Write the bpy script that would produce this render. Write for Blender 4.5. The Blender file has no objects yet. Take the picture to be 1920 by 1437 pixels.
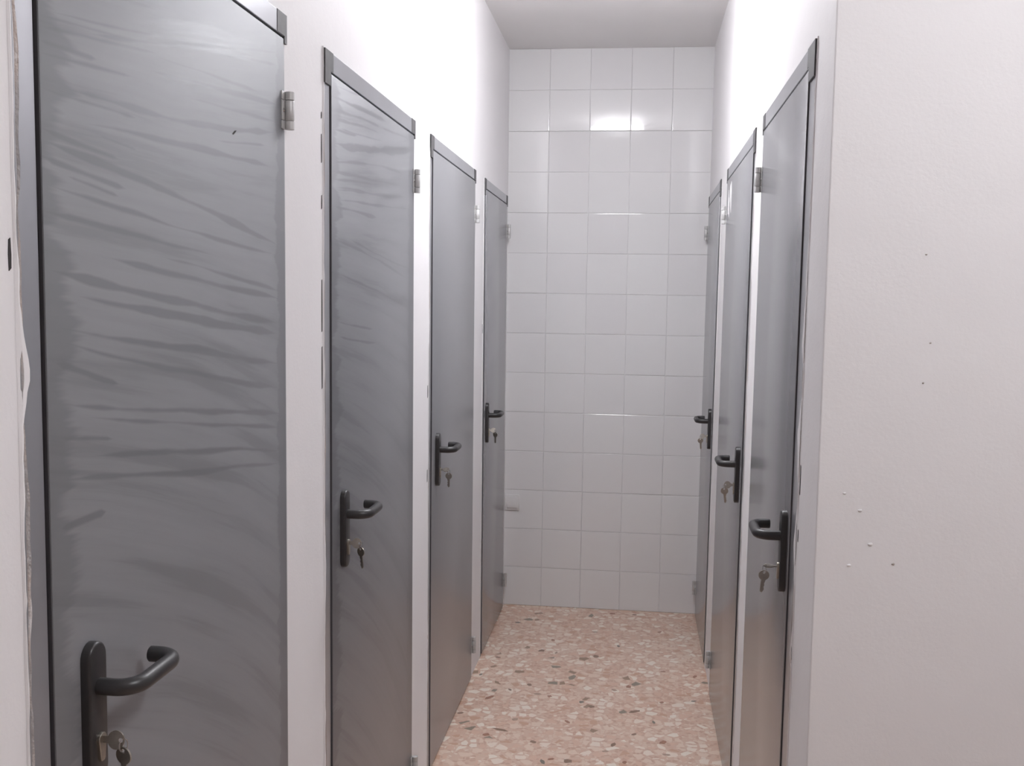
import bpy, bmesh, math, random
from mathutils import Vector, Matrix, noise

# ------------------------------------------------------------------ camera, world, exposure
S = bpy.context.scene
COL = S.collection
F_PX = 1922.74                       # focal length in pixels of the 1920 px wide frame
YAW, PITCH, ROLL, EYE = 0.1211, 0.0803, 0.0157, 1.5623
fw = Vector((-math.sin(YAW)*math.cos(PITCH), math.cos(YAW)*math.cos(PITCH), -math.sin(PITCH)))
r0 = Vector((math.cos(YAW), math.sin(YAW), 0)); u0 = r0.cross(fw)
rt = r0*math.cos(ROLL) + u0*math.sin(ROLL); up = rt.cross(fw)
cam_d = bpy.data.cameras.new('camera'); cam = bpy.data.objects.new('camera', cam_d); COL.objects.link(cam)
cam_d.sensor_fit = 'HORIZONTAL'; cam_d.sensor_width = 36.0; cam_d.lens = F_PX/1920*36.0
cam_d.clip_start = 0.05; cam_d.clip_end = 60
cam.matrix_world = Matrix(((rt.x, up.x, -fw.x, 0), (rt.y, up.y, -fw.y, 0), (rt.z, up.z, -fw.z, EYE), (0, 0, 0, 1)))
S.camera = cam
w = bpy.data.worlds.new('world'); S.world = w; w.use_nodes = True
w.node_tree.nodes['Background'].inputs[0].default_value = (0.02, 0.02, 0.02, 1)
vs = S.view_settings
vs.view_transform = 'Standard'; vs.look = 'None'; vs.exposure = 0.0; vs.gamma = 1.0; vs.use_curve_mapping = False
LAMP_A, LAMP_B = 62.0, 68.0          # emission of the corridor lamp and of the lamp over the entrance
LAMP_COL = (0.955, 0.965, 1.0)

# ------------------------------------------------------------------ measures (metres)
XL, XR, D, H = -0.6566, 0.3288, 5.1397, 2.80
CORNER = 1.866                       # where the corridor opens to the right
LEAN = 0.004                         # walls are a little out of plumb
BACKY, RIGHTX = -3.6, 3.4
DOOR_H = 2.077
T = 0.12

def W(side, a, n, z):                # along corridor, out of the wall, up
    l = LEAN*(z-1.2)
    return Vector((XL+n-l, a, z)) if side == 'L' else Vector((XR-n+l, a, z))

# ------------------------------------------------------------------ materials
def new_mat(name):
    m = bpy.data.materials.new(name); m.use_nodes = True
    nt = m.node_tree; b = nt.nodes['Principled BSDF']
    return m, nt, b
def nd(nt, t, **k):
    n = nt.nodes.new(t)
    for a, v in k.items(): setattr(n, a, v)
    return n
def ramp(nt, fac, stops, interp='LINEAR'):
    r = nd(nt, 'ShaderNodeValToRGB'); r.color_ramp.interpolation = interp
    e = r.color_ramp.elements
    while len(e) < len(stops): e.new(0.5)
    for el, (p, c) in zip(e, stops):
        el.position = p; el.color = (*c, 1) if len(c) == 3 else c
    nt.links.new(fac, r.inputs[0]); return r
def math_n(nt, op, a, b=None, c=None, clamp=False):
    n = nd(nt, 'ShaderNodeMath', operation=op); n.use_clamp = clamp
    for i, v in enumerate((a, b, c)):
        if v is None: continue
        if isinstance(v, (int, float)): n.inputs[i].default_value = v
        else: nt.links.new(v, n.inputs[i])
    return n.outputs[0]
def mixc(nt, fac, a, b):
    n = nd(nt, 'ShaderNodeMix', data_type='RGBA')
    for i, v in ((0, fac), (6, a), (7, b)):
        if isinstance(v, tuple): n.inputs[i].default_value = (*v, 1)
        elif isinstance(v, (int, float)): n.inputs[i].default_value = v
        else: nt.links.new(v, n.inputs[i])
    return n.outputs[2]
def noise_n(nt, vec, scale, detail=2.0, rough=0.5):
    n = nd(nt, 'ShaderNodeTexNoise'); n.inputs['Scale'].default_value = scale
    n.inputs['Detail'].default_value = detail; n.inputs['Roughness'].default_value = rough
    nt.links.new(vec, n.inputs['Vector']); return n.outputs['Fac']
def bump(nt, b, h, strength, dist):
    n = nd(nt, 'ShaderNodeBump'); n.inputs['Strength'].default_value = strength; n.inputs['Distance'].default_value = dist
    nt.links.new(h, n.inputs['Height']); nt.links.new(n.outputs[0], b.inputs['Normal'])
def plain(name, col, rough=0.5, metal=0.0, var=0.06, vscale=30):
    m, nt, b = new_mat(name)
    tc = nd(nt, 'ShaderNodeTexCoord'); f = noise_n(nt, tc.outputs['Object'], vscale, 3)
    r = ramp(nt, f, [(0.25, tuple(c*(1-var) for c in col)), (0.75, tuple(min(1, c*(1+var)) for c in col))])
    nt.links.new(r.outputs[0], b.inputs['Base Color'])
    b.inputs['Roughness'].default_value = rough; b.inputs['Metallic'].default_value = metal
    return m

def wall_mat():
    m, nt, b = new_mat('white_wall_paint')
    tc = nd(nt, 'ShaderNodeTexCoord'); o = tc.outputs['Object']
    big = noise_n(nt, o, 1.6, 4, 0.6)
    r = ramp(nt, big, [(0.3, (0.855, 0.835, 0.845)), (0.7, (0.88, 0.86, 0.868))])
    nt.links.new(r.outputs[0], b.inputs['Base Color'])
    b.inputs['Roughness'].default_value = 0.62
    s = nd(nt, 'ShaderNodeMath', operation='ADD'); nt.links.new(noise_n(nt, o, 7, 3), s.inputs[0])
    nt.links.new(math_n(nt, 'MULTIPLY', noise_n(nt, o, 160, 2), 0.12), s.inputs[1])
    bump(nt, b, s.outputs[0], 0.25, 0.01)
    return m
M_WALL = wall_mat()
M_CEIL = plain('white_ceiling_paint', (0.90, 0.885, 0.88), 0.8, 0, 0.012, 4)
M_GROUT = plain('white_grout', (0.74, 0.73, 0.735), 0.8, 0, 0.14, 7)

def tile_mat():
    m, nt, b = new_mat('white_glazed_tile')
    oi = nd(nt, 'ShaderNodeObjectInfo')
    r = ramp(nt, oi.outputs['Random'], [(0, (0.80, 0.79, 0.80)), (1, (0.83, 0.825, 0.83))])
    nt.links.new(r.outputs[0], b.inputs['Base Color'])
    b.inputs['Roughness'].default_value = 0.06
    tc = nd(nt, 'ShaderNodeTexCoord')
    bump(nt, b, noise_n(nt, tc.outputs['Object'], 9, 2), 0.05, 0.01)
    return m
M_TILE = tile_mat()

def terrazzo_mat():
    m, nt, b = new_mat('pink_terrazzo')
    tc = nd(nt, 'ShaderNodeTexCoord'); o = tc.outputs['Object']
    wn = nd(nt, 'ShaderNodeTexNoise'); wn.inputs['Scale'].default_value = 22; nt.links.new(o, wn.inputs['Vector'])
    wa = nd(nt, 'ShaderNodeVectorMath', operation='MULTIPLY_ADD')
    nt.links.new(wn.outputs['Color'], wa.inputs[0]); wa.inputs[1].default_value = (0.018, 0.018, 0); nt.links.new(o, wa.inputs[2])
    v = wa.outputs[0]
    def vor(scale, feat='F1'):
        n = nd(nt, 'ShaderNodeTexVoronoi', feature=feat, voronoi_dimensions='2D'); n.inputs['Scale'].default_value = scale
        n.inputs['Randomness'].default_value = 1.0
        nt.links.new(v, n.inputs['Vector']); return n
    base = ramp(nt, noise_n(nt, o, 3.0, 3), [(0.3, (0.66, 0.445, 0.37)), (0.7, (0.70, 0.52, 0.45))]).outputs[0]
    # small chips
    v2 = vor(66); e2 = vor(66, 'DISTANCE_TO_EDGE')
    sep2 = nd(nt, 'ShaderNodeSeparateColor'); nt.links.new(v2.outputs['Color'], sep2.inputs[0])
    c2 = ramp(nt, sep2.outputs[0], [(0, (0.58, 0.38, 0.31)), (0.25, (0.68, 0.51, 0.44)), (0.5, (0.75, 0.61, 0.54)), (0.8, (0.68, 0.47, 0.39)), (0.93, (0.82, 0.74, 0.70))], 'CONSTANT')
    k2 = math_n(nt, 'GREATER_THAN', e2.outputs['Distance'], 0.11)
    a = mixc(nt, math_n(nt, 'MULTIPLY', k2, 0.8), base, c2.outputs[0])
    # larger chips
    v1 = vor(27); e1 = vor(27, 'DISTANCE_TO_EDGE')
    sep1 = nd(nt, 'ShaderNodeSeparateColor'); nt.links.new(v1.outputs['Color'], sep1.inputs[0])
    c1 = ramp(nt, sep1.outputs[0], [(0, (0.77, 0.62, 0.55)), (0.3, (0.84, 0.74, 0.69)), (0.5, (0.71, 0.50, 0.42)), (0.72, (0.86, 0.79, 0.75)), (0.86, (0.60, 0.37, 0.28)), (0.97, (0.30, 0.20, 0.14)), (0.988, (0.24, 0.21, 0.17))], 'CONSTANT')
    k1 = math_n(nt, 'MULTIPLY', math_n(nt, 'GREATER_THAN', e1.outputs['Distance'], 0.14), math_n(nt, 'GREATER_THAN', sep1.outputs[1], 0.38))
    a = mixc(nt, math_n(nt, 'MULTIPLY', k1, 0.9), a, c1.outputs[0])
    a = mixc(nt, 1.0, a, a)
    tint = nt.nodes[-1]; tint.blend_type = 'MULTIPLY'; nt.links.remove(tint.inputs[7].links[0]); tint.inputs[7].default_value = (1.0, 0.985, 0.91, 1)
    nt.links.new(a, b.inputs['Base Color']); b.inputs['Roughness'].default_value = 0.42
    return m
M_FLOOR = terrazzo_mat()

# bare strokes between the wiped film residue: along, up (start), along, up (end), sag, half width in mm
STROKES_A = [(0.008, 1.87, 0.761, 2.002, -0.023, 6), (0.1, 1.869, 0.638, 1.967, 0.0, 9), (0.0, 1.851, 0.283, 1.889, 0.0, 6), (0.267, 1.883, 0.662, 1.91, 0.0, 7), (0.261, 1.861, 0.76, 1.907, 0.0, 9), (0.371, 1.847, 0.741, 1.875, 0.0, 5), (0.015, 1.795, 0.741, 1.857, -0.051, 9), (-0.002, 1.786, 0.22, 1.79, 0.0, 8), (0.088, 1.763, 0.713, 1.792, 0.011, 9), (0.12, 1.754, 0.219, 1.749, -0.0, 6), (-0.0, 1.743, 0.176, 1.731, 0.0, 7), (-0.001, 1.731, 0.758, 1.653, 0.024, 12), (-0.005, 1.713, 0.189, 1.696, 0.0, 8), (0.048, 1.698, 0.17, 1.685, -0.0, 6), (-0.002, 1.684, 0.739, 1.637, -0.014, 8), (-0.007, 1.653, 0.455, 1.624, 0.001, 8), (0.428, 1.929, 0.751, 1.977, 0.0, 6), (0.471, 1.802, 0.687, 1.826, 0.0, 5), (0.011, 1.864, 0.185, 1.886, -0.0, 5), (-0.0, 1.836, 0.123, 1.843, 0.0, 6), (-0.001, 1.823, 0.212, 1.841, 0.0, 5), (0.133, 1.609, 0.758, 1.559, -0.014, 8), (0.276, 1.616, 0.758, 1.572, 0.0, 6), (0.004, 1.588, 0.738, 1.514, -0.008, 11), (0.066, 1.559, 0.738, 1.494, -0.004, 12), (0.013, 1.524, 0.757, 1.438, -0.002, 10), (0.023, 1.508, 0.738, 1.396, -0.021, 9), (0.015, 1.484, 0.163, 1.45, 0.0, 9), (0.028, 1.436, 0.756, 1.348, -0.009, 9), (0.077, 1.417, 0.756, 1.322, -0.009, 7), (0.019, 1.398, 0.143, 1.381, -0.0, 7), (0.075, 1.367, 0.756, 1.278, 0.018, 9), (0.017, 1.349, 0.756, 1.255, -0.009, 8), (0.019, 1.291, 0.123, 1.289, 0.0, 8)]
STROKES_B = [(0.004, 2.012, 0.261, 2.036, 0.0, 5), (-0.005, 1.987, 0.479, 2.015, 0.012, 11), (-0.005, 1.958, 0.422, 1.991, 0.025, 8), (0.015, 1.941, 0.408, 1.975, 0.023, 6), (-0.0, 1.918, 0.202, 1.939, 0.0, 7), (0.056, 1.93, 0.451, 1.961, 0.0, 5), (0.422, 1.991, 0.74, 2.013, 0.0, 6), (0.015, 1.891, 0.777, 1.987, -0.034, 20), (0.005, 1.849, 0.673, 1.904, 0.046, 8), (-0.005, 1.83, 0.641, 1.87, 0.0, 7), (0.006, 1.814, 0.425, 1.849, 0.0, 6), (0.006, 1.799, 0.659, 1.837, 0.0, 7), (0.005, 1.793, 0.69, 1.845, 0.0, 7), (0.006, 1.773, 0.759, 1.818, -0.004, 7), (0.006, 1.759, 0.38, 1.764, 0.0, 9), (0.129, 1.696, 0.765, 1.647, -0.015, 7), (0.006, 1.689, 0.731, 1.616, 0.034, 8), (0.046, 1.615, 0.734, 1.536, 0.013, 6), (0.037, 1.51, 0.346, 1.485, -0.0, 7), (0.047, 1.478, 0.387, 1.447, 0.0, 7)]

def door_mat(name, strokes, film_rough, seed):
    """galvanised grey sheet; strokes = bare streaks where the film residue was wiped off"""
    m, nt, b = new_mat(name)
    tc = nd(nt, 'ShaderNodeTexCoord'); o = tc.outputs['Object']
    sp = nd(nt, 'ShaderNodeSeparateXYZ'); nt.links.new(o, sp.inputs[0])
    u, z = sp.outputs[1], sp.outputs[2]
    clean, film = ((0.195, 0.199, 0.212), (0.315, 0.320, 0.336)) if strokes else ((0.320, 0.323, 0.340), (0.420, 0.424, 0.442))
    mott = noise_n(nt, o, 3.0, 3)
    if strokes:
        sv = nd(nt, 'ShaderNodeVectorMath', operation='MULTIPLY'); nt.links.new(o, sv.inputs[0]); sv.inputs[1].default_value = (1, 4, 16)
        wob = noise_n(nt, sv.outputs[0], 1.0, 3)                       # ragged stroke edges
        zz = math_n(nt, 'ADD', z, math_n(nt, 'MULTIPLY_ADD', noise_n(nt, o, 4.0, 1), 0.012, -0.006))
        wv = math_n(nt, 'MULTIPLY_ADD', wob, 2.6, -0.45)
        dark = None
        for (a0, z0, a1, z1, c, wd) in strokes:
            if a0 > a1: a0, z0, a1, z1 = a1, z1, a0, z0
            t = math_n(nt, 'DIVIDE', math_n(nt, 'SUBTRACT', u, a0), a1-a0)
            q = math_n(nt, 'MULTIPLY', t, math_n(nt, 'SUBTRACT', 1.0, t))      # t(1-t), negative outside the stroke
            zc = math_n(nt, 'MULTIPLY_ADD', q, c, math_n(nt, 'MULTIPLY_ADD', t, z1-z0, z0))
            d = math_n(nt, 'ABSOLUTE', math_n(nt, 'SUBTRACT', zz, zc))
            wloc = math_n(nt, 'MULTIPLY', math_n(nt, 'MULTIPLY', math_n(nt, 'MULTIPLY', q, 9.0, clamp=True), wv), wd*0.00072)
            k = math_n(nt, 'DIVIDE', math_n(nt, 'SUBTRACT', wloc, d), 0.0035, clamp=True)
            dark = k if dark is None else math_n(nt, 'MAXIMUM', dark, k)
        # fine brush lines following the strokes, mostly in the upper half
        fb = nd(nt, 'ShaderNodeCombineXYZ')
        nt.links.new(math_n(nt, 'MULTIPLY', u, 1.4), fb.inputs[0])
        sl = math_n(nt, 'MULTIPLY', math_n(nt, 'SUBTRACT', z, 1.72), math_n(nt, 'MULTIPLY', u, 0.55))
        nt.links.new(math_n(nt, 'MULTIPLY', math_n(nt, 'SUBTRACT', zz, sl), 30.0), fb.inputs[1]); fb.inputs[2].default_value = seed
        fine = noise_n(nt, fb.outputs[0], 1.0, 4, 0.6)
        plat = ramp(nt, fine, [(0.36, (0.42,)*3), (0.45, (0.80,)*3), (0.60, (1.0,)*3)]).outputs[0]
        # film does not reach the edges of the leaf
        ed = nd(nt, 'ShaderNodeCombineXYZ'); nt.links.new(math_n(nt, 'MULTIPLY', z, 14.0), ed.inputs[1]); ed.inputs[2].default_value = seed+3
        en = noise_n(nt, ed.outputs[0], 1.0, 4, 0.65)
        ml = nd(nt, 'ShaderNodeMapRange'); ml.interpolation_type = 'SMOOTHSTEP'
        nt.links.new(math_n(nt, 'SUBTRACT', u, math_n(nt, 'MULTIPLY_ADD', en, 0.26, -0.10)), ml.inputs[0]); ml.inputs[1].default_value = 0.0; ml.inputs[2].default_value = 0.03
        mr_ = nd(nt, 'ShaderNodeMapRange'); mr_.interpolation_type = 'SMOOTHSTEP'
        nt.links.new(math_n(nt, 'SUBTRACT', math_n(nt, 'MULTIPLY_ADD', en, 0.09, 0.70), u), mr_.inputs[0]); mr_.inputs[1].default_value = 0.0; mr_.inputs[2].default_value = 0.012
        edge = math_n(nt, 'MULTIPLY_ADD', math_n(nt, 'MULTIPLY', ml.outputs[0], mr_.outputs[0]), 0.72, 0.28)
        kk = math_n(nt, 'MULTIPLY', math_n(nt, 'MULTIPLY', plat, edge), math_n(nt, 'SUBTRACT', 1.0, math_n(nt, 'MULTIPLY', dark, 0.8)))
        # the residue thins out towards the unwiped foot of the leaf
        ev = math_n(nt, 'ADD', math_n(nt, 'MULTIPLY', kk, 0.92), math_n(nt, 'MULTIPLY_ADD', mott, 0.14, -0.05), clamp=True)
    else:
        ev = math_n(nt, 'MULTIPLY_ADD', mott, 0.30, 0.45, clamp=True)
    nt.links.new(mixc(nt, ev, clean, film), b.inputs['Base Color'])
    b.inputs['Metallic'].default_value = 0.42 if strokes else 0.6
    if strokes: nt.links.new(math_n(nt, 'MULTIPLY_ADD', ev, 0.10, film_rough), b.inputs['Roughness'])
    else: b.inputs['Roughness'].default_value = film_rough
    return m
M_LEAF = {'heavy': door_mat('wiped_grey_sheet_metal', STROKES_A, 0.50, 1.3), 'medium': door_mat('streaked_grey_sheet_metal', STROKES_B, 0.34, 4.1),
          'light': door_mat('satin_grey_sheet_metal', None, 0.32, 7.7), 'none': door_mat('plain_grey_sheet_metal', None, 0.24, 9.2)}
M_FRAME = plain('grey_frame_metal', (0.42, 0.425, 0.45), 0.28, 0.6, 0.05, 6)
M_CORNER = plain('dark_grey_corner_metal', (0.09, 0.087, 0.09), 0.6, 0.1, 0.15, 40)
M_GAP_DARK = plain('dark_gap_lining', (0.075, 0.072, 0.08), 0.75)  # lines the door gaps and colours the leaf edge dark
M_HINGE = plain('galvanised_hinge_steel', (0.58, 0.575, 0.57), 0.45, 0.3, 0.1, 60)
M_BLACK = plain('charcoal_plastic', (0.028, 0.026, 0.027), 0.38, 0, 0.1, 50)
M_BRASS = plain('nickel_lock_brass', (0.40, 0.37, 0.32), 0.3, 0.9, 0.08, 80)
M_KEY = plain('nickel_key_metal', (0.36, 0.33, 0.29), 0.3, 0.85, 0.12, 90)
M_SCREW = plain('screw_steel', (0.5, 0.5, 0.5), 0.25, 0.9)
M_CRACK = plain('dark_crack', (0.045, 0.04, 0.04), 0.9)
M_PLASTIC = plain('white_socket_plastic', (0.80, 0.79, 0.79), 0.35, 0, 0.02)
M_LAMPBASE = plain('white_lamp_metal', (0.8, 0.8, 0.8), 0.4)
def mortar_mat():
    m, nt, b = new_mat('rough_mortar')
    tc = nd(nt, 'ShaderNodeTexCoord'); o = tc.outputs['Object']
    sc = nd(nt, 'ShaderNodeVectorMath', operation='MULTIPLY'); nt.links.new(o, sc.inputs[0]); sc.inputs[1].default_value = (1, 1, 0.25)
    r = ramp(nt, noise_n(nt, sc.outputs[0], 28, 4, 0.65), [(0.25, (0.19, 0.18, 0.18)), (0.45, (0.36, 0.34, 0.335)), (0.58, (0.47, 0.40, 0.36)), (0.68, (0.62, 0.60, 0.60))])
    nt.links.new(r.outputs[0], b.inputs['Base Color']); b.inputs['Roughness'].default_value = 0.9
    bump(nt, b, noise_n(nt, o, 90, 3), 0.6, 0.01)
    return m
M_MORTAR = mortar_mat()
def lamp_mat(name, s):
    m, nt, b = new_mat(name)
    b.inputs['Base Color'].default_value = (0.9, 0.9, 0.9, 1)
    b.inputs['Emission Color'].default_value = (*LAMP_COL, 1); b.inputs['Emission Strength'].default_value = s
    return m

# ------------------------------------------------------------------ mesh helpers
def obj(name, bm, mat, parent=None, smooth=False, label=None):
    bmesh.ops.recalc_face_normals(bm, faces=bm.faces[:])
    me = bpy.data.meshes.new(name); bm.to_mesh(me); bm.free()
    if smooth:
        for p in me.polygons: p.use_smooth = True
    me.materials.append(mat)
    o = bpy.data.objects.new(name, me); COL.objects.link(o)
    if parent is not None: o.parent = parent
    if label: o['label'] = label
    return o
def tag(o, label, cat=None, group=None, kind=None):
    o['label'] = label
    if cat: o['category'] = cat
    if group: o['group'] = group
    if kind: o['kind'] = kind
    return o
def empty(name, loc=(0, 0, 0)):
    o = bpy.data.objects.new(name, None); o.location = loc; o.empty_display_size = 0.1; COL.objects.link(o); return o
def hexa(bm, pts):
    v = [bm.verts.new(p) for p in pts]
    fs = []
    for f in ((0, 1, 2, 3), (4, 5, 6, 7), (0, 1, 5, 4), (1, 2, 6, 5), (2, 3, 7, 6), (3, 0, 4, 7)):
        fs.append(bm.faces.new([v[i] for i in f]))
    return v, fs
def box(bm, x0, x1, y0, y1, z0, z1, bev=0):
    v, fs = hexa(bm, [(x0, y0, z0), (x1, y0, z0), (x1, y1, z0), (x0, y1, z0), (x0, y0, z1), (x1, y0, z1), (x1, y1, z1), (x0, y1, z1)])
    if bev:
        es = list({e for f in fs for e in f.edges})
        bmesh.ops.bevel(bm, geom=es, offset=bev, segments=2, affect='EDGES', profile=0.5)
class Loc:
    """local (along, out, up) coordinates of a thing on one of the side walls, relative to its root"""
    def __init__(s, side, a, z=0.0): s.side, s.o = side, W(side, a, 0, z); s.a, s.z = a, z
    def __call__(s, a, n, z): return W(s.side, s.a+a, n, s.z+z) - s.o
def wbox(bm, P, a0, a1, n0, n1, z0, z1, bev=0):
    v, fs = hexa(bm, [P(a0, n0, z0), P(a1, n0, z0), P(a1, n1, z0), P(a0, n1, z0), P(a0, n0, z1), P(a1, n0, z1), P(a1, n1, z1), P(a0, n1, z1)])
    if bev:
        bmesh.ops.recalc_face_normals(bm, faces=fs)
        es = list({e for f in fs for e in f.edges})
        bmesh.ops.bevel(bm, geom=es, offset=bev, segments=2, affect='EDGES', profile=0.5)
def prism(bm, P, outline, n0, n1, bev=0):
    lo = [bm.verts.new(P(a, n0, z)) for a, z in outline]; hi = [bm.verts.new(P(a, n1, z)) for a, z in outline]
    k = len(outline)
    fs = [bm.faces.new(lo), bm.faces.new(hi)]
    for i in range(k): fs.append(bm.faces.new([lo[i], lo[(i+1) % k], hi[(i+1) % k], hi[i]]))
    if bev:
        bmesh.ops.recalc_face_normals(bm, faces=fs)
        bmesh.ops.bevel(bm, geom=list(fs[1].edges), offset=bev, segments=3, affect='EDGES', profile=0.5)
def tube(bm, pts, rad, seg=14, cap=True):
    pts = [Vector(p) for p in pts]; rings = []
    t = (pts[1]-pts[0]).normalized(); ref = Vector((0, 0, 1)) if abs(t.z) < 0.9 else Vector((1, 0, 0))
    nrm = (ref - t*ref.dot(t)).normalized()
    for i, p in enumerate(pts):
        t = (pts[min(i+1, len(pts)-1)] - pts[max(i-1, 0)]).normalized()
        nrm = (nrm - t*nrm.dot(t)).normalized(); b = t.cross(nrm)
        rr = rad[i] if isinstance(rad, (list, tuple)) else rad
        rings.append([bm.verts.new(p + (nrm*math.cos(q) + b*math.sin(q))*rr) for q in [2*math.pi*j/seg for j in range(seg)]])
    for a, b in zip(rings, rings[1:]):
        for j in range(seg): bm.faces.new([a[j], a[(j+1) % seg], b[(j+1) % seg], b[j]])
    if cap:
        bm.faces.new(rings[0]); bm.faces.new(rings[-1])
def shade_auto(o, deg=40):
    me = o.data
    for p in me.polygons: p.use_smooth = True
    bm = bmesh.new(); bm.from_mesh(me)
    for e in bm.edges:
        if len(e.link_faces) == 2 and e.calc_face_angle(0) > math.radians(deg): e.smooth = False
    bm.to_mesh(me); bm.free(); return o

# ------------------------------------------------------------------ the room
#          side  outer  gap    far    leaf surface, handle plate top, plate start behind the gap, bow turn of the key, jamb mess
DOORS = [('L', 1.025, 1.067, 1.866, 'heavy', 1.142, 0.058, 5),
         ('L', 2.100, 2.143, 2.968, 'medium', 1.131, 0.060, 8),
         ('L', 3.195, 3.232, 4.092, 'light', 1.122, 0.058, 65),
         ('L', 4.335, 4.362, 5.092, 'none', 1.114, 0.045, 25),
         ('R', 2.085, 2.158, 2.925, 'none', 1.128, 0.024, 88),
         ('R', 3.105, 3.155, 4.075, 'none', 1.120, 0.050, 20),
         ('R', 4.365, 4.412, 5.115, 'none', 1.110, 0.045, 20)]

def wall_with_openings(name, side, a0, a1, label):
    bm = bmesh.new(); P = lambda a, n, z: W(side, a, n, z)
    ds = sorted([(d[1], d[3]) for d in DOORS if d[0] == side]); a = a0
    for (o0, o1) in ds:
        wbox(bm, P, a, o0, -T, 0, 0, DOOR_H); a = o1
    wbox(bm, P, a, a1, -T, 0, 0, DOOR_H)
    wbox(bm, P, a0, a1, -T, 0, DOOR_H, H)
    return tag(obj(name, bm, M_WALL), label, 'wall', kind='structure')
wall_l = wall_with_openings('wall_left', 'L', BACKY, D, 'white painted corridor wall with four grey metal doors on the left')
wall_r = wall_with_openings('wall_right', 'R', CORNER, D, 'white painted corridor wall with three grey metal doors on the right')

bm = bmesh.new(); box(bm, XL-T-0.05, XR+T+0.05, D+0.0030, D+0.14, 0, H)
wall_b = tag(obj('wall_back', bm, M_GROUT), 'end wall of the corridor covered in white square glazed tiles', 'wall', kind='structure')
# wall that faces the camera on the right, with a softly rounded plastered edge where it turns into the corridor
bm = bmesh.new(); box(bm, XR-0.0035, RIGHTX, CORNER-0.006, CORNER, 0, H, 0.0025)
box(bm, XR+T+0.012, RIGHTX, CORNER, CORNER+T, 0, H)
wall_f = tag(obj('wall_front', bm, M_WALL), 'plain white wall on the right turning the corner into the corridor', 'wall', kind='structure')
bm = bmesh.new(); box(bm, RIGHTX, RIGHTX+T, BACKY, CORNER+T, 0, H)
tag(obj('wall_side', bm, M_WALL), 'white painted side wall of the entrance area outside the picture', 'wall', kind='structure')
bm = bmesh.new(); box(bm, XL-T, RIGHTX+T, BACKY-T, BACKY, 0, H)
tag(obj('wall_rear', bm, M_WALL), 'white painted wall behind the viewer', 'wall', kind='structure')
bm = bmesh.new(); box(bm, XL-T-0.1, RIGHTX+T, BACKY-T, D+0.14, -0.1, 0)
floor = tag(obj('floor', bm, M_FLOOR), 'pinkish terrazzo floor with cream and brown stone chips', 'floor', kind='structure')
bm = bmesh.new(); box(bm, XL-T-0.1, RIGHTX+T, BACKY-T, D+0.14, H, H+0.1)
tag(obj('ceiling', bm, M_CEIL), 'plain white painted ceiling above the corridor', 'ceiling', kind='structure')

# ------------------------------------------------------------------ tiles of the end wall (20 cm, five across, fourteen up)
rnd = random.Random(5)
X0 = -0.4596
cols = [(XL-0.012, X0)] + [(X0+0.2*i, X0+0.2*(i+1)) for i in range(3)] + [(X0+0.6, XR+0.012)]
tile_mesh = {}
def tile_piece(wd, hg):
    key = (round(wd, 4), round(hg, 4))
    if key not in tile_mesh:
        bm = bmesh.new(); g = 0.0007
        x, z, t = wd/2-g, hg/2-g, 0.0035
        lo = [bm.verts.new((sx*x, 0, sz*z)) for sx, sz in ((-1, -1), (1, -1), (1, 1), (-1, 1))]
        rings = [lo]
        for ins, dep in ((0, 0.55), (0.0005, 0.80), (0.0015, 0.94), (0.003, 1.0)):
            rings.append([bm.verts.new((sx*(x-ins), -t*dep, sz*(z-ins))) for sx, sz in ((-1, -1), (1, -1), (1, 1), (-1, 1))])
        for a, b in zip(rings, rings[1:]):
            for i in range(4): bm.faces.new([a[i], a[(i+1) % 4], b[(i+1) % 4], b[i]])
        bm.faces.new(rings[-1]); bm.faces.new(lo)
        bmesh.ops.recalc_face_normals(bm, faces=bm.faces[:])
        me = bpy.data.meshes.new('tile'); bm.to_mesh(me); bm.free(); me.materials.append(M_TILE)
        for p in me.polygons: p.use_smooth = False
        tile_mesh[key] = me
    return tile_mesh[key]
for k in range(14):
    for j, (x0, x1) in enumerate(cols):
        o = bpy.data.objects.new('tile', tile_piece(x1-x0, 0.2)); COL.objects.link(o); o.parent = wall_b
        o.location = ((x0+x1)/2, D+0.0035+rnd.uniform(-.0004, .0004), 0.2*k+0.1)
        tx, tz = rnd.gauss(0, 0.0016), rnd.gauss(0, 0.0016)
        if k == 11: tx = 0.007 + rnd.uniform(-.001, .001)      # this course leans a little
        if k == 12: tx, tz = -0.010, 0.0
        o.rotation_euler = (tx, 0, tz)

# ------------------------------------------------------------------ doors
def strip(bm, P, z0, z1, inner, outer, n, rs, step=0.012):
    """irregular raised strip running up a jamb"""
    k = int((z1-z0)/step); rows = []
    for i in range(k+1):
        z = z0 + (z1-z0)*i/k
        a0, a1 = outer(z), inner(z)
        if a1-a0 < 0.0008: a1 = a0+0.0008
        rows.append([bm.verts.new(P(a0, 0.0002, z)), bm.verts.new(P(a0+0.55*(a1-a0), n, z)), bm.verts.new(P(a1-0.0003, n, z)), bm.verts.new(P(a1, 0.0002, z))])
    for r, s in zip(rows, rows[1:]):
        for i in range(3): bm.faces.new([r[i], r[i+1], s[i+1], s[i]])
        bm.faces.new([r[3], r[0], s[0], s[3]])
    bm.faces.new(rows[0]); bm.faces.new(rows[-1])
def fbm(z, seed, sc=1.0):
    return noise.fractal(Vector((z*sc, seed*7.31, 0.5)), 1.0, 2.0, 4)

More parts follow.
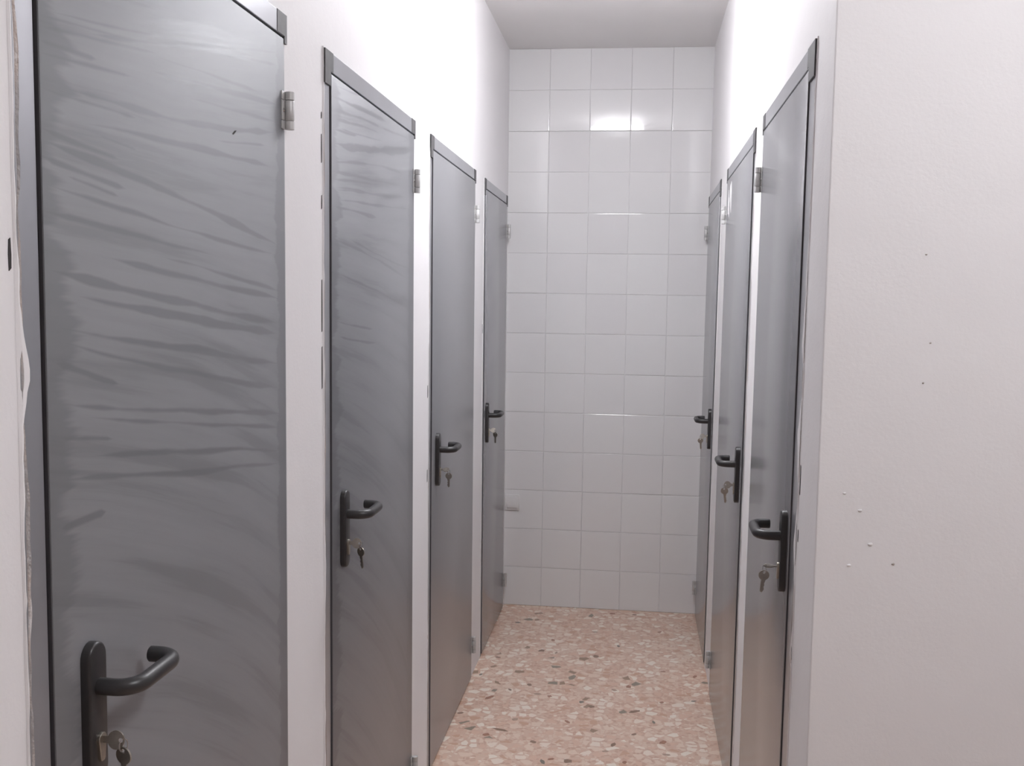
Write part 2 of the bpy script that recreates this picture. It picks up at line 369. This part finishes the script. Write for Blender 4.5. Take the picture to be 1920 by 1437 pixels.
WORDS = ['nearest on the left, heavily streaked with wiped residue', 'second on the left, its upper half finely streaked',
         'third on the left, between the streaked door and the last one', 'last on the left, beside the tiled end wall',
         'nearest on the right, next to the plain wall corner', 'middle one on the right, with a white paint smear near its top',
         'last on the right, beside the tiled end wall']
KEYW = ['nearest streaked door on the left', 'second door on the left', 'third door on the left', 'last door on the left',
        'nearest door on the right', 'middle door on the right', 'last door on the right']
CRACKS = {1: [(1.745, 1.775), (1.49, 1.60), (1.37, 1.46), (1.84, 1.90), (1.93, 1.945)], 0: [(1.585, 1.62)], 2: [(1.25, 1.29), (0.98, 1.02)], 3: [(1.42, 1.46)],
          4: [(1.185, 1.245), (1.09, 1.115)]}
for di, (side, ao, ag, af, surf, ptop, poff, bow) in enumerate(DOORS):
    root = empty('door_%d' % (di+1), W(side, ao, 0, 0)); P = Loc(side, ao)
    tag(root, 'grey metal door, ' + WORDS[di], 'door', 'grey metal storage doors', 'structure')
    g, f = ag-ao, af-ao
    PR = 0.0015                                            # frame stands this proud of the plaster
    LF = PR+0.0035                                         # front of the leaf, lapping over the frame
    HB = 2.037                                             # underside of the header
    # latch-side post with its rebate, hinge-side post, header
    bm = bmesh.new(); wbox(bm, P, 0, g-0.0025, -0.07, PR, 0, HB, 0.0012)
    obj('frame_post', bm, M_FRAME, root)
    bm = bmesh.new(); wbox(bm, P, g-0.0024, g+0.022, -0.07, -0.048, 0, HB)
    obj('dark_gap_strip', bm, M_GAP_DARK, root, label='black rubber seal in the gap')
    bm = bmesh.new(); wbox(bm, P, f-0.0135, f, -0.07, PR-0.001, 0, HB, 0.0015)
    obj('frame_post', bm, M_FRAME, root)
    bm = bmesh.new(); wbox(bm, P, 0, f, -0.07, LF, HB, DOOR_H, 0.0012)
    obj('frame_header', bm, M_FRAME, root)
    bm = bmesh.new(); wbox(bm, P, g, f-0.02, -0.07, -0.048, HB-0.022, HB)
    obj('dark_gap_strip', bm, M_GAP_DARK, root)
    # unpainted corner brackets at the mitres
    for near in (True, False):
        if near: ol = [(0, DOOR_H), (0, HB-0.03), (g-0.004, HB-0.03), (g-0.004, HB+0.001), (g+0.014, HB+0.001), (g+0.014, DOOR_H)]
        else: ol = [(f, DOOR_H), (f, HB-0.012), (f-0.013, HB-0.012), (f-0.013, HB+0.001), (f-0.05, HB+0.001), (f-0.05, DOOR_H)]
        bm = bmesh.new(); prism(bm, P, ol, PR-0.0005, LF+0.0008)
        obj('corner_bracket', bm, M_CORNER, root, label='dark grey corner bracket of the frame')
    # leaf
    l0, l1 = g+0.0027, f-0.0155
    leaf_root = W(side, ao+l0, 0, 0) - W(side, ao, 0, 0); PL = Loc(side, ao+l0)
    bm = bmesh.new(); wbox(bm, PL, 0, l1-l0, -0.042, LF, 0.007, HB-0.0045, 0.0015)
    leaf = obj('door_leaf', bm, M_LEAF[surf], root); leaf.location = leaf_root; shade_auto(leaf, 30)
    bm = bmesh.new(); wbox(bm, PL, -0.0012, 0.0002, -0.040, LF-0.0012, 0.009, HB-0.005)  # strip added to colour the steel leaf edge dark, so the gap reads dark
    obj('dark_gap_strip', bm, M_GAP_DARK, leaf, label='dark strip along the leaf edge, standing in for the dark gap')
    # hinges: three knuckles each
    for hz in (1.903, 0.145):
        hr = None
        for (q0, q1) in ((-0.018, 0.018), (0.019, 0.034), (-0.034, -0.019)):
            bm = bmesh.new(); c = [P(f-0.0125, LF+0.0095, hz+q0), P(f-0.0125, LF+0.0095, hz+q1)]
            tube(bm, [c[0], c[0].lerp(c[1], .04), c[0].lerp(c[1], .96), c[1]], [0.0078, 0.0086, 0.0086, 0.0078], 16)
            wbox(bm, P, f-0.032, f-0.012, LF, LF+0.0022, hz+q0, hz+q1, 0.0004)
            o = obj('hinge' if hr is None else 'hinge_knuckle', bm, M_HINGE, root if hr is None else hr); shade_auto(o)
            if hr is None: hr = o
        bm = bmesh.new(); tube(bm, [P(f-0.024, LF+0.002, hz), P(f-0.024, LF+0.0045, hz)], [0.004, 0.003], 10)
        obj('screw_head', bm, M_SCREW, hr)
    # handle plate, lever, lock
    pw, ph = 0.040, 0.176; pa = poff-0.0042; pz = ptop-ph; cz = pz+ph-0.055
    ol = []
    for i in range(13):
        t = math.pi*i/12; ol.append((pa+pw/2+math.cos(t)*pw/2, ptop-pw/2+math.sin(t)*pw/2))
    for i in range(13):
        t = math.pi+math.pi*i/12; ol.append((pa+pw/2+math.cos(t)*pw/2, pz+pw/2+math.sin(t)*pw/2))
    bm = bmesh.new(); prism(bm, PL, ol, LF-0.0005, LF+0.0125, 0.0035)
    o = obj('handle_plate', bm, M_BLACK, leaf, label='charcoal plastic handle plate with rounded ends'); shade_auto(o, 50)
    ac = pa+pw/2; R_ = 0.026; out = LF+0.058; run = 0.118; path = [(ac, LF+0.008), (ac, out-R_)]
    for i in range(1, 9):
        t = math.pi/2*i/8; path.append((ac+R_-R_*math.cos(t), out-R_+R_*math.sin(t)))
    for i in range(0, 9):
        t = math.pi/2*i/8; path.append((ac+run-R_+R_*math.sin(t), out-R_+R_*math.cos(t)))
    path += [(ac+run, LF+0.020), (ac+run, LF+0.0185)]
    pts = [PL(a, n, cz) for a, n in path]
    bm = bmesh.new(); tube(bm, pts, [0.0105]*(len(pts)-1)+[0.009], 18)
    o = obj('lever_handle', bm, M_BLACK, leaf, label='charcoal plastic lever bent back towards the door'); shade_auto(o, 50)
    kz = ptop-0.121
    ol = []
    for i in range(15):
        t = -0.35+ (math.pi+0.7)*i/14; ol.append((ac+math.cos(t)*0.0085, kz+math.sin(t)*0.0085))
    ol += [(ac-0.005, kz-0.024), (ac-0.003, kz-0.027), (ac+0.003, kz-0.027), (ac+0.005, kz-0.024)]
    bm = bmesh.new(); prism(bm, PL, ol, LF+0.010, LF+0.0165, 0.0008)
    obj('lock_cylinder', bm, M_BRASS, leaf, label='pale metal lock cylinder')
    # mortar and paint left along the latch-side edge of the frame
    mess = {0: (0.007, 0.009), 1: (0.004, 0.006), 2: (0.004, 0.007), 3: (0.004, 0.006), 4: (0.001, 0.020), 5: (0.012, 0.012), 6: (0.006, 0.009)}[di]
    jl = g-0.008
    bm = bmesh.new()
    strip(bm, P, 0.003, DOOR_H-0.003, lambda z: min(jl*0.75, max(0.001, mess[0]+mess[1]*fbm(z, di+1, 9))), lambda z: -0.0008+0.0006*fbm(z, di+20, 14), PR+0.0006, di)
    obj('mortar_edge', bm, M_MORTAR, root, label='rough unpainted mortar beside the frame')
    bm = bmesh.new()
    strip(bm, P, 0.0, DOOR_H+0.003, lambda z: min(jl*0.8, -0.001+max(0.0, fbm(z, di+40, 5.5)-0.12)*mess[1]*2.6+0.0015*fbm(z, di+50, 30)), lambda z: -0.0045+0.002*fbm(z, di+60, 6), PR+0.0009, di)
    obj('paint_edge', bm, M_WALL, root, False, label='uneven white paint lapping over the frame')
    for (c0, c1) in CRACKS.get(di, []):
        bm = bmesh.new(); ca = -0.012
        ol = [(ca-0.0015, c0), (ca+0.0025, c0+0.003), (ca+0.003, (c0+c1)/2), (ca+0.002, c1), (ca-0.001, c1-0.002), (ca-0.002, (c0+c1)/2)]
        prism(bm, P, ol, -0.001, 0.0008)
        obj('crack', bm, M_CRACK, root, label='dark crack in the plaster')

    # ---- keys: one in the lock, a second hanging from the ring
    KA, KN = ao+l0+ac, LF+0.0165
    kroot = empty('key_set', W(side, KA, KN, kz)); PK0 = Loc(side, KA, kz)
    PK = lambda a, n, z: PK0(a, n+KN, z) - (W(side, KA, KN, kz)-W(side, KA, 0, kz))
    tag(kroot, 'two keys on a ring in the lock of the ' + KEYW[di], 'keys', 'keys left in the door locks')
    def key_mesh(fr):
        """fr(p, q, t): p along the key from bow to tip, q across the bow, t thickness"""
        bm = bmesh.new(); hw = 0.0011; nseg = 20
        out_r, hole, hc = 0.0118, 0.0028, -0.0062
        for s in (-hw, hw): pass
        O = [[bm.verts.new(fr(-math.cos(2*math.pi*i/nseg)*out_r*0.92, math.sin(2*math.pi*i/nseg)*out_r, s)) for i in range(nseg)] for s in (-hw, hw)]
        I = [[bm.verts.new(fr(hc-math.cos(2*math.pi*i/nseg)*hole, math.sin(2*math.pi*i/nseg)*hole, s)) for i in range(nseg)] for s in (-hw, hw)]
        for i in range(nseg):
            j = (i+1) % nseg
            for s in (0, 1): bm.faces.new([O[s][i], O[s][j], I[s][j], I[s][i]])
            bm.faces.new([O[0][i], O[0][j], O[1][j], O[1][i]]); bm.faces.new([I[0][i], I[0][j], I[1][j], I[1][i]])
        return bm
    def key_blade(bm, fr, length):
        hw = 0.0010
        top = [(0.0095, 0.0042), (length-0.003, 0.0042), (length, 0.001)]
        bot = [(length-0.002, -0.0015)]
        k = 5
        for i in range(k):
            p = length-0.005-(length-0.018)*i/k
            bot += [(p, -0.0040 if i % 2 else -0.0022), (p-0.002, -0.0026 if i % 2 else -0.0040)]
        bot += [(0.0095, -0.0046)]
        pl = top+bot
        lo = [bm.verts.new(fr(p, q, -hw)) for p, q in pl]; hi = [bm.verts.new(fr(p, q, hw)) for p, q in pl]
        bm.faces.new(lo); bm.faces.new(hi)
        for i in range(len(pl)):
            j = (i+1) % len(pl); bm.faces.new([lo[i], lo[j], hi[j], hi[i]])
    # key in the lock: its axis runs out of the door, the bow turned by `bow` degrees
    cb_, sb_ = math.cos(math.radians(bow)), math.sin(math.radians(bow)); bc = 0.0165
    fr = lambda p, q, t: PK(q*sb_+t*cb_, bc-p, q*cb_-t*sb_)
    bm = key_mesh(fr); key_blade(bm, fr, 0.0225)
    obj('key', bm, M_KEY, kroot, label='key standing in the lock')
    # ring through the bow, hanging down
    ra = 0.0085; rc = (0.0, bc+0.0062+0.003, -0.0062 if bow < 60 else -0.008)
    pts = [PK(rc[0]+math.sin(t)*ra*0.55, rc[1]+math.sin(t)*ra*0.35, rc[2]+math.cos(t)*ra) for t in [2*math.pi*i/20 for i in range(21)]]
    bm = bmesh.new(); tube(bm, pts, 0.0007, 6); obj('key_ring', bm, M_SCREW, kroot)
    # hanging key: bow plane roughly facing along the corridor, slightly swung
    ang = math.radians(rnd.uniform(-8, 8)); yaw = math.radians(rnd.uniform(-35, 35)); top = (rc[0], rc[1], rc[2]-ra-0.0045+0.0062)
    ca_, sa_ = math.cos(ang), math.sin(ang); cy_, sy_ = math.cos(yaw), math.sin(yaw)
    def fr2(p, q, t, top=top, ca_=ca_, sa_=sa_, cy_=cy_, sy_=sy_):
        p += 0.0062
        x = q*ca_+p*sa_; zz = -p*ca_+q*sa_
        return PK(top[0]+x*sy_+t*cy_, top[1]+x*cy_-t*sy_, top[2]+zz)
    bm = key_mesh(fr2); key_blade(bm, fr2, 0.038)
    obj('key', bm, M_KEY, kroot, label='second key hanging from the ring')

    if di == 0:   # small dark scratch below the upper hinge
        bm = bmesh.new(); prism(bm, PL, [(0.536, 1.8225), (0.540, 1.8215), (0.548, 1.8265), (0.553, 1.8300), (0.546, 1.8290)], LF-0.0002, LF+0.0004)
        obj('scratch', bm, M_CRACK, leaf, label='short dark scratch')
    if di == 5:   # brushed white paint smear on the upper latch-side corner of this leaf
        bm = bmesh.new()
        for q, (a0, z0, ln, wd) in enumerate([(0.70, 1.895, 0.115, 0.020), (0.74, 1.935, 0.07, 0.014), (0.78, 1.885, 0.075, 0.022), (0.81, 1.90, 0.09, 0.016)]):
            ol = [(a0, z0), (a0+wd*.9, z0+ln*.2), (a0+wd*1.1, z0+ln*.7), (a0+wd*.5, z0+ln), (a0-wd*.1, z0+ln*.6)]
            prism(bm, PL, ol, LF-0.0002, LF+0.0006)
        obj('paint_smear', bm, M_WALL, leaf, label='white paint smear')

# ------------------------------------------------------------------ socket plate at the foot of the tiled wall
sx0, sx1, sz0, sz1 = XL+0.006, XL+0.079, 0.494, 0.574
sroot = empty('wall_socket', ((sx0+sx1)/2, D+0.0025, sz0)); tag(sroot, 'small white square socket plate low on the tiled wall beside the last left door', 'socket')
hx = (sx1-sx0)/2; hz_ = sz1-sz0
bm = bmesh.new(); box(bm, -hx, hx, -0.009, 0, 0, hz_, 0.003); shade_auto(obj('socket_frame', bm, M_PLASTIC, sroot), 40)
bm = bmesh.new(); box(bm, -hx+0.010, hx-0.010, -0.013, -0.008, 0.012, hz_-0.010, 0.002); shade_auto(obj('socket_cover', bm, M_PLASTIC, sroot), 40)

# ------------------------------------------------------------------ ceiling lamps
def lamp(name, x, y, rad, s, label):
    root = empty(name, (x, y, H)); tag(root, label, 'lamp', 'round ceiling lamps')
    bm = bmesh.new()
    prof = [(rad*0.62, 0), (rad*0.62, -0.026), (rad*0.60, -0.028)]
    seg = 40; rings = [[bm.verts.new((r*math.cos(2*math.pi*i/seg), r*math.sin(2*math.pi*i/seg), z)) for i in range(seg)] for r, z in prof]
    for a, b in zip(rings, rings[1:]):
        for i in range(seg): bm.faces.new([a[i], a[(i+1) % seg], b[(i+1) % seg], b[i]])
    bm.faces.new(rings[0]); bm.faces.new(rings[-1])
    obj('lamp_base', bm, M_LAMPBASE, root)
    bm = bmesh.new(); bmesh.ops.create_uvsphere(bm, u_segments=seg, v_segments=16, radius=1.0)
    for v in bm.verts: v.co = Vector((v.co.x*rad, v.co.y*rad, v.co.z*0.052-0.070))
    obj('lamp_diffuser', bm, lamp_mat(name+'_glow', s), root, True, label='glowing white dome')
lamp('ceiling_lamp', -0.165, 3.33, 0.172, LAMP_A, 'round white dome lamp in the corridor, mirrored in the end wall tiles')
lamp('ceiling_lamp', 0.85, 0.75, 0.172, LAMP_B, 'round white dome lamp over the entrance area, out of the picture')

# ------------------------------------------------------------------ dark stone chips that stand out in the terrazzo
CH = [(-0.573, 4.352), (-0.165, 4.771), (-0.353, 4.621), (0.14, 4.823), (-0.051, 4.588), (-0.147, 4.435), (-0.391, 4.47), (-0.324, 4.454), (0.144, 4.295), (0.275, 4.256), (-0.616, 4.134), (-0.474, 3.988), (-0.401, 4.053), (-0.36, 3.961), (-0.311, 3.945), (-0.545, 3.895), (-0.182, 3.906), (-0.14, 3.868), (0.025, 3.846), (-0.058, 4.051), (-0.0, 4.098), (0.129, 3.951), (0.255, 3.986), (-0.632, 3.725), (-0.461, 3.6), (-0.419, 3.701), (-0.507, 3.55), (-0.223, 3.708), (0.096, 3.755), (0.023, 3.635), (-0.049, 3.536), (-0.075, 3.478), (0.127, 3.585), (-0.257, 3.388), (-0.284, 3.364), (-0.2, 3.381), (-0.332, 3.515), (0.136, 3.484), (-0.008, 3.402), (-0.091, 5.075), (-0.544, 4.851), (0.021, 5.075)]
CM = [plain('brown_stone_chip', (0.27, 0.17, 0.12), 0.4, 0, 0.2, 120), plain('grey_stone_chip', (0.22, 0.19, 0.155), 0.4, 0, 0.2, 120), plain('rust_stone_chip', (0.36, 0.18, 0.12), 0.4, 0, 0.2, 120), plain('tan_stone_chip', (0.42, 0.29, 0.22), 0.4, 0, 0.2, 120)]
for i, (x, y) in enumerate(CH):
    bm = bmesh.new(); k = rnd.choice((5, 6, 7)); th = rnd.uniform(0, 3.14); el = rnd.uniform(0.45, 0.8); rad = rnd.uniform(0.012, 0.019)
    if i in (18, 24, 15): el, rad = 0.35, 0.030
    pts = []
    for q in range(k):
        t = 2*math.pi*q/k + rnd.uniform(-.25, .25); rr = rad*rnd.uniform(.8, 1.15)
        a, b = rr*math.cos(t), rr*el*math.sin(t); pts.append((a*math.cos(th)-b*math.sin(th), a*math.sin(th)+b*math.cos(th)))
    lo = [bm.verts.new((a, b, -0.004)) for a, b in pts]; hi = [bm.verts.new((a, b, 0.0004)) for a, b in pts]
    bm.faces.new(lo); bm.faces.new(hi)
    for q in range(k): bm.faces.new([lo[q], lo[(q+1) % k], hi[(q+1) % k], hi[q]])
    o = obj('stone_chip', bm, CM[(i*7+i//3) % 4], floor); o.location = (x, y, 0)

# ------------------------------------------------------------------ small chips and plaster bumps on the plain right wall
for (x, z, sc, mt) in [(0.492, 1.653, 0.0016, M_MORTAR), (0.4605, 1.106, 0.0024, M_MORTAR), (0.506, 1.50, 0.0014, M_MORTAR), (0.497, 1.43, 0.0014, M_MORTAR), (0.40, 1.20, 0.003, M_WALL), (0.42, 1.14, 0.0035, M_WALL), (0.372, 1.23, 0.0025, M_WALL), (0.385, 1.10, 0.003, M_WALL)]:
    bm = bmesh.new(); bmesh.ops.create_icosphere(bm, subdivisions=2, radius=1.0)
    for v in bm.verts: v.co = Vector((v.co.x*sc*1.3, v.co.y*0.0015, v.co.z*sc*0.8)) * (1+0.25*noise.noise(v.co*1.7))
    o = obj('plaster_speck', bm, mt, wall_f, True); o.location = (x, CORNER-0.0063, z)
